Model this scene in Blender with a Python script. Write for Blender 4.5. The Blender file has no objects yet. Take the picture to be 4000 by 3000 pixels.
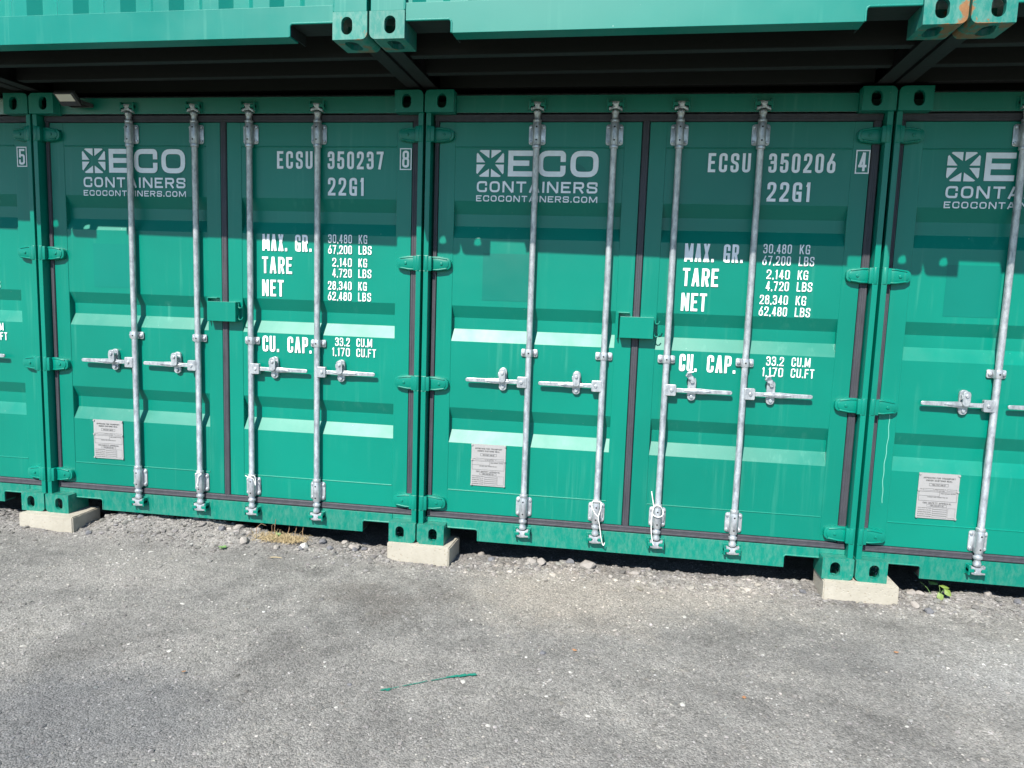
import bpy, math, random
import numpy as np
from mathutils import Vector, Matrix

scene = bpy.context.scene
C = scene.collection
random.seed(7)
rng = np.random.default_rng(11)

# ------------------------------------------------------------------ camera
cam_data = bpy.data.cameras.new("camera")
cam = bpy.data.objects.new("camera", cam_data)
C.objects.link(cam)
cam_data.sensor_width = 36.0
cam_data.sensor_fit = 'HORIZONTAL'
cam_data.lens = 2862.47 / 4000.0 * 36.0
cam_data.clip_start = 0.05
cam_data.clip_end = 1000.0
R = Matrix.Rotation(0.148884, 3, 'Z') @ Matrix.Rotation(1.452402, 3, 'X') @ Matrix.Rotation(0.033954, 3, 'Z')
cam.matrix_world = Matrix.Translation((1.1508, -4.0582, 1.46546)) @ R.to_4x4()
scene.camera = cam

# ------------------------------------------------------------------ sky, sun, exposure
SUN_DIR = Vector((0.254, 0.895, -0.906)).normalized()      # the way the light travels
SUN_EL = math.asin(-SUN_DIR.z)
world = bpy.data.worlds.new("World")
scene.world = world
world.use_nodes = True
wn = world.node_tree
sky = wn.nodes.new("ShaderNodeTexSky")
sky.sky_type = 'NISHITA'
sky.sun_disc = False
sky.sun_elevation = SUN_EL
sky.sun_rotation = math.atan2(-SUN_DIR.x, -SUN_DIR.y)
sky.air_density = 1.0
sky.dust_density = 0.15
sky.ozone_density = 4.0
bg = wn.nodes["Background"]
bg.inputs["Strength"].default_value = 0.125
wn.links.new(sky.outputs[0], bg.inputs[0])

sun_data = bpy.data.lights.new("sun", 'SUN')
sun_data.energy = 5.0
sun_data.angle = math.radians(0.53)
sun_data.color = (1.0, 0.955, 0.88)
sun = bpy.data.objects.new("sun", sun_data)
sun.rotation_euler = SUN_DIR.to_track_quat('-Z', 'Y').to_euler()
sun.location = (-3, -10, 12)
C.objects.link(sun)

scene.view_settings.view_transform = 'Standard'
scene.view_settings.look = 'None'
scene.view_settings.gamma = 1.0
scene.view_settings.exposure = 0.86
scene.render.resolution_x = 1024
scene.render.resolution_y = 768

# ------------------------------------------------------------------ materials
class NT:
    def __init__(self, name):
        self.m = bpy.data.materials.new(name)
        self.m.use_nodes = True
        self.t = self.m.node_tree
        self.b = self.t.nodes["Principled BSDF"]
        g = self.t.nodes.new("ShaderNodeNewGeometry")
        self.pos = g.outputs["Position"]
    def n(self, kind, **kw):
        nd = self.t.nodes.new(kind)
        for k, v in kw.items():
            setattr(nd, k, v)
        return nd
    def link(self, a, b):
        self.t.links.new(a, b)
    def scaled(self, s):
        v = self.n("ShaderNodeVectorMath", operation='MULTIPLY')
        self.link(self.pos, v.inputs[0])
        v.inputs[1].default_value = s
        return v.outputs[0]
    def noise(self, scale, detail=4, rough=0.6, vec=None):
        nd = self.n("ShaderNodeTexNoise")
        nd.inputs["Scale"].default_value = scale
        nd.inputs["Detail"].default_value = detail
        nd.inputs["Roughness"].default_value = rough
        self.link(vec if vec is not None else self.pos, nd.inputs["Vector"])
        return nd.outputs["Fac"]
    def voronoi(self, scale, out="Distance", vec=None, rand=1.0):
        nd = self.n("ShaderNodeTexVoronoi")
        nd.inputs["Scale"].default_value = scale
        nd.inputs["Randomness"].default_value = rand
        self.link(vec if vec is not None else self.pos, nd.inputs["Vector"])
        return nd.outputs[out]
    def ramp(self, fac, stops):
        nd = self.n("ShaderNodeValToRGB")
        el = nd.color_ramp.elements
        while len(el) < len(stops):
            el.new(0.5)
        for e, (p, c) in zip(el, stops):
            e.position = p
            e.color = (c, c, c, 1) if isinstance(c, (int, float)) else (*c, 1)
        self.link(fac, nd.inputs[0])
        return nd.outputs[0]
    def mix(self, fac, a, b, mode='MIX'):
        nd = self.n("ShaderNodeMix", data_type='RGBA', blend_type=mode)
        for inp, v in ((nd.inputs[0], fac), (nd.inputs[6], a), (nd.inputs[7], b)):
            if isinstance(v, (int, float)):
                inp.default_value = v
            elif isinstance(v, tuple):
                inp.default_value = (*v, 1)
            else:
                self.link(v, inp)
        return nd.outputs[2]
    def math(self, op, a, b=None):
        nd = self.n("ShaderNodeMath", operation=op)
        for inp, v in zip(nd.inputs, (a, b)):
            if v is None:
                continue
            if isinstance(v, (int, float)):
                inp.default_value = v
            else:
                self.link(v, inp)
        return nd.outputs[0]
    def bump(self, h, strength=0.3, dist=0.002):
        nd = self.n("ShaderNodeBump")
        nd.inputs["Strength"].default_value = strength
        nd.inputs["Distance"].default_value = dist
        self.link(h, nd.inputs["Height"])
        for q in self.t.nodes:
            if q.type in ('BSDF_PRINCIPLED', 'BSDF_GLOSSY', 'BSDF_ANISOTROPIC', 'FRESNEL'):
                self.link(nd.outputs[0], q.inputs["Normal"])
    def set(self, **kw):
        for k, v in kw.items():
            i = self.b.inputs[k.replace("_", " ")]
            if isinstance(v, (int, float)):
                i.default_value = v
            elif isinstance(v, tuple):
                i.default_value = (*v, 1)
            else:
                self.link(v, i)

def paint_mat(name, base, rough, dust=0.0, rust=0.0, spec=0.5, streak=0.25, chips=True, rust_lo=0.60, seam=0.0):
    t = NT(name)
    col = t.mix(t.ramp(t.noise(1.3, 3), [(0.35, 0), (0.7, 1)]), base, tuple(c * 0.86 for c in base))
    # pale rain streaks, thin and vertical
    sv = t.noise(1.0, 3, 0.6, t.scaled((26, 26, 1.1)))
    s = t.ramp(sv, [(0.56, 0), (0.80, 1)])
    s2 = t.math('MULTIPLY', t.math('MULTIPLY', s, t.ramp(t.noise(2.2, 2), [(0.4, 0), (0.65, 1)])), streak)
    col = t.mix(s2, col, (0.12, 0.36, 0.28))
    if dust:
        d = t.ramp(t.noise(48, 6, 0.75, t.scaled((1, 1, 0.4))), [(0.42, 0), (0.72, 1)])
        col = t.mix(t.math('MULTIPLY', d, dust), col, (0.30, 0.36, 0.31))
    if chips:
        # small pale flecks where the paint is chipped
        v = t.voronoi(46)
        keep = t.ramp(t.voronoi(46, "Color"), [(0.84, 0), (0.88, 1)])
        f = t.math('MULTIPLY', t.ramp(v, [(0.05, 1), (0.12, 0)]), keep)
        col = t.mix(t.math('MULTIPLY', f, 0.6), col, (0.45, 0.62, 0.55))
    if rust:
        rn = t.noise(17, 6, 0.65)
        if seam:                             # rust creeps in from the seam side and from below
            tc = t.n("ShaderNodeTexCoord")
            sp = t.n("ShaderNodeSeparateXYZ")
            t.link(tc.outputs["Object"], sp.inputs[0])
            ax = t.math('ABSOLUTE', sp.outputs[0])
            near = t.math('MULTIPLY', t.ramp(ax, [(0.0, 1), (0.10, 0)]), seam)
            low = t.math('MULTIPLY', t.ramp(sp.outputs[2], [(0.0, 1), (0.004, 0)]), 0.13)
            rn = t.math('ADD', t.math('ADD', rn, near), low)
        r = t.ramp(rn, [(rust_lo, 0), (rust_lo + 0.07, 1)])
        rc = t.mix(t.noise(60, 4), (0.13, 0.045, 0.012), (0.33, 0.155, 0.048))
        col = t.mix(t.math('MULTIPLY', r, rust), col, rc)
    ro = t.math('ADD', t.math('MULTIPLY', t.math('SUBTRACT', t.noise(5, 4), 0.5), 0.16), rough)
    oi = t.n("ShaderNodeObjectInfo")             # neighbouring pieces differ a touch
    col = t.mix(1.0, col, t.ramp(oi.outputs["Random"], [(0, 0.93), (1, 1.05)]), 'MULTIPLY')
    t.set(Base_Color=col, Roughness=0.8)
    t.b.inputs["Specular IOR Level"].default_value = 0.0
    gl = t.n("ShaderNodeBsdfAnisotropic", distribution='BECKMANN')
    gl.inputs["Color"].default_value = (1, 1, 1, 1)
    t.link(ro, gl.inputs["Roughness"])
    fr = t.n("ShaderNodeFresnel")
    fr.inputs["IOR"].default_value = 1.39
    mx = t.n("ShaderNodeMixShader")
    t.link(fr.outputs[0], mx.inputs[0])
    t.link(t.b.outputs[0], mx.inputs[1])
    t.link(gl.outputs[0], mx.inputs[2])
    t.link(mx.outputs[0], t.t.nodes["Material Output"].inputs["Surface"])
    h = t.math('ADD', t.math('MULTIPLY', t.noise(2.2, 2), 2.2), t.math('MULTIPLY', t.noise(260, 2), 0.10))
    t.bump(h, 0.16, 0.004)
    return t.m

GREEN = (0.0003, 0.176, 0.124)
M = {}
M['paint'] = paint_mat('green_paint', GREEN, 0.42)
M['paint_sill'] = paint_mat('green_paint_dusty', GREEN, 0.48, dust=0.16, streak=0.25)
M['paint_cast'] = paint_mat('green_paint_casting', GREEN, 0.48, dust=0.25, rust=0.8, rust_lo=0.69)
M['paint_hinge'] = paint_mat('green_paint_hinge', GREEN, 0.40, chips=False)
UPG = (0.004, 0.186, 0.146)  # same paint as GREEN, made paler: some sun glare put into the colour
M['paint_up'] = paint_mat('green_glare_paint', UPG, 0.46, streak=0.35)
M['paint_up_cast'] = paint_mat('green_glare_casting', UPG, 0.5, dust=0.3, rust=0.85, rust_lo=0.70, seam=0.10)
M['paint_up_rusty'] = paint_mat('green_glare_rusty', UPG, 0.5, dust=0.3, rust=0.95, rust_lo=0.66, seam=0.20)
M['paint_old'] = paint_mat('green_paint_unfaded', (0.0004, 0.150, 0.112), 0.46, streak=0.0, chips=False)
M['inner'] = paint_mat('green_paint_shaded', (0.002, 0.06, 0.042), 0.6, chips=False, streak=0)  # green darkened so the gaps behind the doors carry shade in their colour

t = NT('galvanised_steel')
n = t.noise(38, 5, 0.7, t.scaled((1, 1, 0.5)))
col = t.ramp(n, [(0.32, (0.24, 0.26, 0.28)), (0.50, (0.42, 0.44, 0.46)), (0.70, (0.62, 0.64, 0.65))])
t.set(Base_Color=col, Metallic=0.60, Roughness=t.ramp(n, [(0.3, 0.46), (0.8, 0.33)]))
t.bump(t.noise(120, 4), 0.25, 0.0015)
M['galv'] = t.m

t = NT('dark_hole')
t.set(Base_Color=(0.01, 0.01, 0.01), Roughness=0.8)
M['dark'] = t.m

t = NT('rubber_gasket')
n = t.noise(30, 5, 0.7, t.scaled((1, 1, 0.25)))
t.set(Base_Color=t.ramp(n, [(0.3, (0.026, 0.026, 0.033)), (0.7, (0.046, 0.045, 0.055))]), Roughness=0.62)
t.bump(t.noise(90, 5), 0.35, 0.002)
M['rubber'] = t.m

t = NT('white_lettering')
t.set(Base_Color=t.mix(t.ramp(t.noise(25, 4), [(0.4, 0), (0.7, 1)]), (0.80, 0.81, 0.82), (0.70, 0.73, 0.74)), Roughness=0.5)
M['white'] = t.m

t = NT('black_lettering')
t.set(Base_Color=(0.03, 0.03, 0.03), Roughness=0.6)
M['black'] = t.m

t = NT('plate_metal')
t.set(Base_Color=t.mix(t.noise(40, 4), (0.27, 0.265, 0.262), (0.34, 0.335, 0.33)), Roughness=0.5, Metallic=0.1)
M['plate'] = t.m

t = NT('bitumen_shade_black')  # bitumen coat, its black also standing in for shade below and in pockets
t.set(Base_Color=(0.008, 0.009, 0.010), Roughness=0.7)
t.bump(t.noise(40, 4), 0.4, 0.004)
M['under'] = t.m

t = NT('concrete')
n = t.noise(7, 6, 0.7)
col = t.mix(t.ramp(n, [(0.35, 0), (0.7, 1)]), (0.31, 0.285, 0.23), (0.38, 0.352, 0.292))
pore = t.ramp(t.voronoi(62), [(0.16, 1), (0.32, 0)])
pk = t.ramp(t.voronoi(62, "Color"), [(0.50, 0), (0.70, 1)])
col = t.mix(t.math('MULTIPLY', t.math('MULTIPLY', pore, pk), 0.75), col, (0.25, 0.21, 0.15))
t.set(Base_Color=col, Roughness=0.9)
t.bump(t.math('SUBTRACT', t.noise(60, 6, 0.7), t.math('MULTIPLY', pore, 0.6)), 0.5, 0.004)
M['concrete'] = t.m

def grit_colour(t):
    big = t.noise(1.9, 5, 0.65)
    col = t.ramp(big, [(0.30, (0.148, 0.140, 0.130)), (0.48, (0.212, 0.201, 0.186)), (0.70, (0.258, 0.244, 0.222))])
    col = t.mix(1.0, col, t.ramp(t.noise(8, 5, 0.7), [(0.30, 0.80), (0.70, 1.14)]), 'MULTIPLY')
    col = t.mix(1.0, col, t.ramp(t.noise(34, 4, 0.7), [(0.30, 0.84), (0.70, 1.12)]), 'MULTIPLY')
    # dusty tan and darker stony places in the yard
    wob = t.n("ShaderNodeTexNoise")
    wob.inputs["Scale"].default_value = 3.4
    wob.inputs["Detail"].default_value = 7
    wob.inputs["Roughness"].default_value = 0.72
    t.link(t.pos, wob.inputs["Vector"])
    wv = t.n("ShaderNodeVectorMath", operation='MULTIPLY_ADD')
    t.link(wob.outputs["Color"], wv.inputs[0])
    wv.inputs[1].default_value = (1.1, 0.9, 0)
    t.link(t.pos, wv.inputs[2])
    def blob(cx, cy, r, soft):
        d = t.n("ShaderNodeVectorMath", operation='DISTANCE')
        fl_ = t.n("ShaderNodeVectorMath", operation='MULTIPLY')
        t.link(wv.outputs[0], fl_.inputs[0])
        fl_.inputs[1].default_value = (1, 1.6, 0)
        t.link(fl_.outputs[0], d.inputs[0])
        d.inputs[1].default_value = (cx + .55, (cy + .45) * 1.6, 0)
        return t.ramp(d.outputs["Value"], [(r - soft, 1), (r + soft, 0)])
    for cx, cy, r, soft, c, f in ((0.95, -0.32, .55, .28, (0.325, 0.285, 0.238), .60), (1.75, -0.15, .35, .2, (0.31, 0.275, 0.235), .5), (-0.02, -0.55, .30, .16, (0.118, 0.105, 0.093), .60),
                                  (2.15, -0.72, .30, .2, (0.135, 0.130, 0.125), .55), (-0.75, -1.85, .55, .25, (0.120, 0.120, 0.123), .65), (-1.4, -.55, .40, .2, (0.30, 0.28, 0.255), .5), (2.9, -.75, .4, .25, (0.31, 0.30, 0.285), .6)):
        col = t.mix(t.math('MULTIPLY', blob(cx, cy, r, soft), f), col, c)
    return col

t = NT('ground_grit')
col = grit_colour(t)
cell = t.voronoi(150, "Color")
sep = t.n("ShaderNodeSeparateColor")
t.link(cell, sep.inputs[0])
col = t.mix(1.0, col, t.ramp(sep.outputs[0], [(0.0, 0.50), (0.45, 0.86), (0.9, 1.08), (1.0, 1.25)]), 'MULTIPLY')
# unseen dark grass, added behind the camera to cut light bounced off the ground
sy = t.n("ShaderNodeSeparateXYZ")
t.link(t.pos, sy.inputs[0])
bounce_cut = t.ramp(t.math('ADD', t.math('MULTIPLY', sy.outputs[1], -0.1), t.math('MULTIPLY', t.noise(0.8, 4), 0.10)), [(0.375, 0), (0.415, 1)])
col = t.mix(bounce_cut, col, t.mix(t.noise(3, 5), (0.025, 0.045, 0.012), (0.07, 0.09, 0.03)))
t.set(Base_Color=col, Roughness=0.95)
h = t.math('ADD', t.math('MULTIPLY', t.math('SUBTRACT', 0.6, t.voronoi(150)), 1.0), t.math('MULTIPLY', t.noise(45, 5), 1.2))
t.bump(h, 0.8, 0.004)
M['ground'] = t.m

t = NT('stone')
a = t.n("ShaderNodeVertexColor", layer_name="tint")
col = t.mix(1.0, grit_colour(t), a.outputs[0], 'MULTIPLY')
t.set(Base_Color=col, Roughness=0.9)
M['stone'] = t.m

def flat_mat(name, c1, c2, rough=0.8, scale=20):
    t = NT(name)
    t.set(Base_Color=t.mix(t.noise(scale, 4), c1, c2), Roughness=rough)
    return t.m
M['big_stone'] = flat_mat('grey_stone', (0.20, 0.185, 0.165), (0.33, 0.30, 0.27), 0.9, 30)
M['dark_stone'] = flat_mat('dark_stone', (0.09, 0.09, 0.10), (0.16, 0.16, 0.165), 0.85, 30)
M['pale_stone'] = flat_mat('pale_stone', (0.33, 0.315, 0.285), (0.46, 0.445, 0.41), 0.85, 30)
M['straw'] = flat_mat('dry_straw', (0.36, 0.26, 0.12), (0.50, 0.41, 0.25))
M['brown'] = flat_mat('dry_brown', (0.17, 0.09, 0.05), (0.30, 0.19, 0.10))
M['leaf'] = flat_mat('green_leaf', (0.09, 0.16, 0.02), (0.19, 0.25, 0.06), 0.5)
M['leafdull'] = flat_mat('weed_leaf', (0.10, 0.22, 0.05), (0.18, 0.32, 0.10), 0.6)
M['orange'] = flat_mat('orange_leaf', (0.30, 0.13, 0.06), (0.42, 0.22, 0.11), 0.7)
M['spill'] = flat_mat('spilt_green_paint', (0.004, 0.13, 0.09), (0.01, 0.20, 0.14), 0.5)
M['cord'] = flat_mat('white_cord', (0.72, 0.70, 0.66), (0.80, 0.79, 0.76), 0.6)
M['lens'] = flat_mat('frosted_lens', (0.62, 0.57, 0.47), (0.70, 0.66, 0.58), 0.35, 8)
M['housing'] = flat_mat('black_housing', (0.025, 0.025, 0.027), (0.04, 0.04, 0.042), 0.5)

# ------------------------------------------------------------------ mesh builder
class MB:
    def __init__(self):
        self.v, self.f, self.mi = [], [], []
        self.cur = 0
    def add(self, vs, fs):
        o = len(self.v)
        self.v += [tuple(p) for p in vs]
        for f in fs:
            self.f.append([o + i for i in f])
            self.mi.append(self.cur)
        return self
    def box(self, x0, x1, y0, y1, z0, z1):
        vs = [(x0, y0, z0), (x1, y0, z0), (x1, y1, z0), (x0, y1, z0), (x0, y0, z1), (x1, y0, z1), (x1, y1, z1), (x0, y1, z1)]
        return self.add(vs, [(0, 3, 2, 1), (4, 5, 6, 7), (0, 1, 5, 4), (1, 2, 6, 5), (2, 3, 7, 6), (3, 0, 4, 7)])
    def prism_xz(self, poly, y0, y1, back=True):
        """poly in (x, z), counter-clockwise seen from -y"""
        n = len(poly)
        vs = [(x, y0, z) for x, z in poly] + [(x, y1, z) for x, z in poly]
        fs = [tuple(range(n))]
        if back:
            fs.append(tuple(range(2 * n - 1, n - 1, -1)))
        fs += [(i, i + n, (i + 1) % n + n, (i + 1) % n) for i in range(n)]
        return self.add(vs, fs)
    def sweep_x(self, prof, x0, x1, closed=False):
        """prof in (y, z) swept along x"""
        n = len(prof)
        vs = [(x0, y, z) for y, z in prof] + [(x1, y, z) for y, z in prof]
        fs = [(i, i + n, i + 1 + n, i + 1) for i in range(n - 1)]
        if closed:
            fs.append((n - 1, 2 * n - 1, n, 0))
            fs += [tuple(range(n)), tuple(range(2 * n - 1, n - 1, -1))]
        return self.add(vs, fs)
    def sweep_z(self, prof, z0, z1, closed=False):
        n = len(prof)
        vs = [(x, y, z0) for x, y in prof] + [(x, y, z1) for x, y in prof]
        fs = [(i, i + 1, i + 1 + n, i + n) for i in range(n - 1)]
        if closed:
            fs.append((n - 1, 0, n, 2 * n - 1))
            fs += [tuple(range(n - 1, -1, -1)), tuple(range(n, 2 * n))]
        return self.add(vs, fs)
    def tube(self, path, r, n=10, cap=True):
        pts = [Vector(p) for p in path]
        rad = r if isinstance(r, (list, tuple)) else [r] * len(pts)
        base = len(self.v)
        prev = None
        for i, p in enumerate(pts):
            d = (pts[min(i + 1, len(pts) - 1)] - pts[max(i - 1, 0)]).normalized()
            if prev is None:
                u = d.orthogonal().normalized()
            else:
                u = (prev - d * prev.dot(d)).normalized()
            prev = u
            w = d.cross(u)
            for k in range(n):
                a = 2 * math.pi * k / n
                self.v.append(tuple(p + (u * math.cos(a) + w * math.sin(a)) * rad[i]))
        for i in range(len(pts) - 1):
            for k in range(n):
                a, b = base + i * n + k, base + i * n + (k + 1) % n
                self.f.append([a, b, b + n, a + n])
                self.mi.append(self.cur)
        if cap:
            self.f.append([base + k for k in range(n - 1, -1, -1)])
            self.f.append([base + (len(pts) - 1) * n + k for k in range(n)])
            self.mi += [self.cur] * 2
        return self
    def cyl(self, p0, p1, r, n=12):
        return self.tube([p0, p1], r, n)
    def build(self, name, mats, parent=None, bevel=0.0, smooth=False, loc=None):
        me = bpy.data.meshes.new(name)
        me.from_pydata(self.v, [], self.f)
        for m in (mats if isinstance(mats, (list, tuple)) else [mats]):
            me.materials.append(m)
        me.polygons.foreach_set("material_index", self.mi)
        if smooth:
            me.polygons.foreach_set("use_smooth", [True] * len(me.polygons))
        me.update()
        o = bpy.data.objects.new(name, me)
        C.objects.link(o)
        if parent:
            o.parent = parent
        if loc:
            o.location = loc
        if bevel:
            b = o.modifiers.new("bevel", 'BEVEL')
            b.width = bevel
            b.segments = 2
            b.limit_method = 'ANGLE'
            b.angle_limit = math.radians(40)
        if smooth:
            s = o.modifiers.new("edges", 'EDGE_SPLIT')
            s.split_angle = math.radians(38)
        return o

def tag(o, label, cat, group=None):
    o['label'] = label
    o['category'] = cat
    if group:
        o['group'] = group
    return o

def empty(name, loc, rz=0.0):
    o = bpy.data.objects.new(name, None)
    o.empty_display_size = 0.1
    o.location = loc
    o.rotation_euler = (0, 0, rz)
    C.objects.link(o)
    return o

def copy_tree(o, parent=None):
    c = o.copy()
    C.objects.link(c)
    c.parent = parent
    for ch in list(o.children):
        copy_tree(ch, c)
    return c

def rrect(x0, x1, z0, z1, r, n=4):
    pts = []
    for cx, cz, a0 in ((x1 - r, z0 + r, -90), (x1 - r, z1 - r, 0), (x0 + r, z1 - r, 90), (x0 + r, z0 + r, 180)):
        for k in range(n + 1):
            a = math.radians(a0 + 90 * k / n)
            pts.append((cx + r * math.cos(a), cz + r * math.sin(a)))
    return pts

def raycast(poly, c, a):
    d = (math.cos(a), math.sin(a))
    best = None
    for i in range(len(poly)):
        p, q = poly[i], poly[(i + 1) % len(poly)]
        ex, ez = q[0] - p[0], q[1] - p[1]
        den = d[0] * ez - d[1] * ex
        if abs(den) < 1e-12:
            continue
        tt = ((p[0] - c[0]) * ez - (p[1] - c[1]) * ex) / den
        s = ((p[0] - c[0]) * d[1] - (p[1] - c[1]) * d[0]) / den
        if tt > 0 and -1e-6 <= s <= 1 + 1e-6 and (best is None or tt < best):
            best = tt
    return (c[0] + d[0] * best, c[1] + d[1] * best)

def ring(mb, outer, inner, c, to3, depth_vec, flip=False):
    """flat ring between two convex outlines around c, and the wall of the hole"""
    angs = [2 * math.pi * k / 32 for k in range(32)] + [math.atan2(z - c[1], x - c[0]) % (2 * math.pi) for x, z in outer]
    angs = sorted(set(round(a, 5) for a in angs))
    o = [to3(*raycast(outer, c, a)) for a in angs]
    i = [to3(*raycast(inner, c, a)) for a in angs]
    k = [tuple(p[j] + depth_vec[j] for j in range(3)) for p in i]
    n = len(angs)
    fs = []
    for a in range(n):
        b = (a + 1) % n
        q = [(a, b, n + b, n + a), (n + a, n + b, 2 * n + b, 2 * n + a)]
        fs += [tuple(reversed(x)) if flip else x for x in q]
    mb.add(o + i + k, fs)

def casting(mb, side, top):
    """corner casting, x 0..0.162 from the container's outer side, front at y 0, z 0..0.118.
    side +1: outer side at x=0; side -1: mirrored (outer side at x=0, going to -x)."""
    W, H, D = 0.162, 0.118, 0.178
    r = 0.028
    if not top:
        poly = [(W, 0), (W, H), (0, H)] + [(r - r * math.cos(a), r - r * math.sin(a)) for a in [math.pi / 2 * k / 5 for k in range(6)]]
    else:
        poly = [(0, 0), (W, 0), (W, H)] + [(r - r * math.sin(a), H - r + r * math.cos(a)) for a in [math.pi / 2 * k / 5 for k in range(6)]]
    cx, cz = 0.095, 0.059
    slot = rrect(cx - 0.026, cx + 0.026, cz - 0.038, cz + 0.038, 0.0255, 6)
    tr = lambda x, y, z: (x * side, y, z)
    fl = side < 0
    ring(mb, poly, slot, (cx, cz), lambda x, z: tr(x, 0, z), (0, 0.024, 0), flip=fl)
    n = len(poly)
    lo = 0 if not top else H
    vs = [tr(x, 0, z) for x, z in poly] + [tr(x, D, z) for x, z in poly]
    fs = []
    for i in range(n):
        j = (i + 1) % n
        p, q = poly[i], poly[j]
        if abs(p[1] - lo) < 1e-6 and abs(q[1] - lo) < 1e-6:
            continue
        f = (i, j, j + n, i + n)
        fs.append(f if fl else tuple(reversed(f)))
    b = tuple(range(2 * n - 1, n - 1, -1))
    fs.append(tuple(reversed(b)) if fl else b)
    mb.add(vs, fs)
    # the plate with the twistlock hole
    rect = [(r, 0), (W, 0), (W, D), (r, D)]
    hole = rrect(0.095 - 0.031, 0.095 + 0.031, 0.089 - 0.058, 0.089 + 0.058, 0.028, 5)
    ring(mb, rect, hole, (0.095, 0.089), lambda x, y: tr(x, y, lo), (0, 0, 0.024 if not top else -0.024), flip=(not fl) if not top else fl)

# ------------------------------------------------------------------ stroke lettering
def S(*p): return ('s', p, False)
def Rd(*p): return ('r', p, False)
def L(*p): return ('r', p, True)
def Dg(*p): return ('d', p, False)
G = {
 'A': (1.05, [Dg((0, 0), (.45, 1)), Dg((1, 0), (.55, 1)), S((.28, .27), (.72, .27))]),
 'B': (1, [S((0, 0), (0, 1)), Rd((0, 1), (.92, 1), (.92, .53), (0, .53)), Rd((0, .53), (1, .53), (1, 0), (0, 0))]),
 'C': (1, [Rd((1, .72), (1, 1), (0, 1), (0, 0), (1, 0), (1, .28))]),
 'D': (1, [S((0, 0), (0, 1)), Rd((0, 1), (1, 1), (1, 0), (0, 0))]),
 'E': (.92, [S((1, 1), (0, 1), (0, 0), (1, 0)), S((0, .52), (.8, .52))]),
 'F': (.9, [S((1, 1), (0, 1), (0, 0)), S((0, .52), (.8, .52))]),
 'G': (1, [Rd((1, .74), (1, 1), (0, 1), (0, 0), (.95, 0)), S((1, .02), (1, .44), (.6, .44))]),
 'H': (1, [S((0, 0), (0, 1)), S((1, 0), (1, 1)), S((0, .5), (1, .5))]),
 'I': (.12, [S((.5, 0), (.5, 1))]),
 'K': (1, [S((0, 0), (0, 1)), Dg((1, 1), (.08, .38)), Dg((.30, .58), (1.02, 0))]),
 'L': (.85, [S((0, 1), (0, 0), (1, 0))]),
 'M': (1.35, [S((0, 0), (0, 1)), S((1, 0), (1, 1)), Dg((.03, 1), (.5, .12)), Dg((.97, 1), (.5, .12))]),
 'N': (1.08, [S((0, 0), (0, 1)), S((1, 0), (1, 1)), Dg((.02, 1), (.98, 0))]),
 'O': (1, [L((0, 0), (1, 0), (1, 1), (0, 1))]),
 'P': (1, [S((0, 0), (0, 1)), Rd((0, 1), (1, 1), (1, .46), (0, .46))]),
 'R': (1, [S((0, 0), (0, 1)), Rd((0, 1), (1, 1), (1, .48), (0, .48)), Dg((.52, .5), (1, 0))]),
 'S': (1, [Rd((1, .76), (1, 1), (0, 1), (0, .56), (1, .46), (1, 0), (0, 0), (0, .24))]),
 'T': (.95, [S((0, 1), (1, 1)), S((.5, .96), (.5, 0))]),
 'U': (1, [Rd((0, 1), (0, 0), (1, 0), (1, 1))]),
 'V': (1.05, [Dg((0, 1), (.47, 0)), Dg((1, 1), (.53, 0))]),
 'W': (1.4, [Dg((0, 1), (.25, 0)), Dg((.5, .9), (.27, 0)), Dg((.5, .9), (.73, 0)), Dg((1, 1), (.75, 0))]),
 'X': (1.02, [Dg((0, 0), (1, 1)), Dg((0, 1), (1, 0))]),
 'Y': (1, [Dg((0, 1), (.5, .44)), Dg((1, 1), (.5, .44)), S((.5, .46), (.5, 0))]),
 '0': (1, [L((0, 0), (1, 0), (1, 1), (0, 1))]),
 '1': (.5, [S((.8, 0), (.8, 1)), Dg((.0, .76), (.75, .97))]),
 '2': (1, [Rd((0, .74), (0, 1), (1, 1), (1, .58), (.06, .10)), S((0, 0), (1, 0))]),
 '3': (1, [Rd((0, .8), (0, 1), (.96, 1), (.96, .54), (.35, .54)), Rd((.6, .54), (1, .54), (1, 0), (0, 0), (0, .2))]),
 '4': (1, [S((.74, 0), (.74, 1)), Dg((.68, 1), (.02, .22)), S((0, .24), (1, .24))]),
 '5': (1, [S((.95, 1), (.08, 1), (.03, .55)), Rd((.05, .52), (.12, .62), (1, .62), (1, 0), (0, 0), (0, .22))]),
 '6': (1, [L((0, 0), (1, 0), (1, .58), (0, .58)), Dg((.02, .40), (.80, 1))]),
 '7': (1, [S((0, 1), (1, 1)), Dg((.98, .98), (.36, 0))]),
 '8': (1, [L((.06, .54), (.94, .54), (.94, 1), (.06, 1)), L((0, 0), (1, 0), (1, .54), (0, .54))]),
 '.': (.1, [S((.5, 0), (.5, .05))]),
 ',': (.1, [Dg((.8, .14), (.1, -.06))]),
 '/': (.7, [Dg((0, 0), (1, 1))]), '-': (.5, [S((0, .45), (1, .45))]), ':': (.1, [S((.5, .1), (.5, .2)), S((.5, .6), (.5, .7))]),
}
def rounded(pts, r, closed):
    out = []
    n = len(pts)
    for i, p in enumerate(pts):
        if not closed and i in (0, n - 1):
            out.append(p)
            continue
        a, b = np.array(pts[i - 1]), np.array(pts[(i + 1) % n])
        q = np.array(p)
        la, lb = np.linalg.norm(a - q), np.linalg.norm(b - q)
        rr = min(r, la * .48, lb * .48)
        s, e = q + (a - q) / la * rr, q + (b - q) / lb * rr
        for k in range(6):
            u = k / 5
            out.append(tuple(s * (1 - u) ** 2 + 2 * q * u * (1 - u) + e * u * u))
    return out
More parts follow.
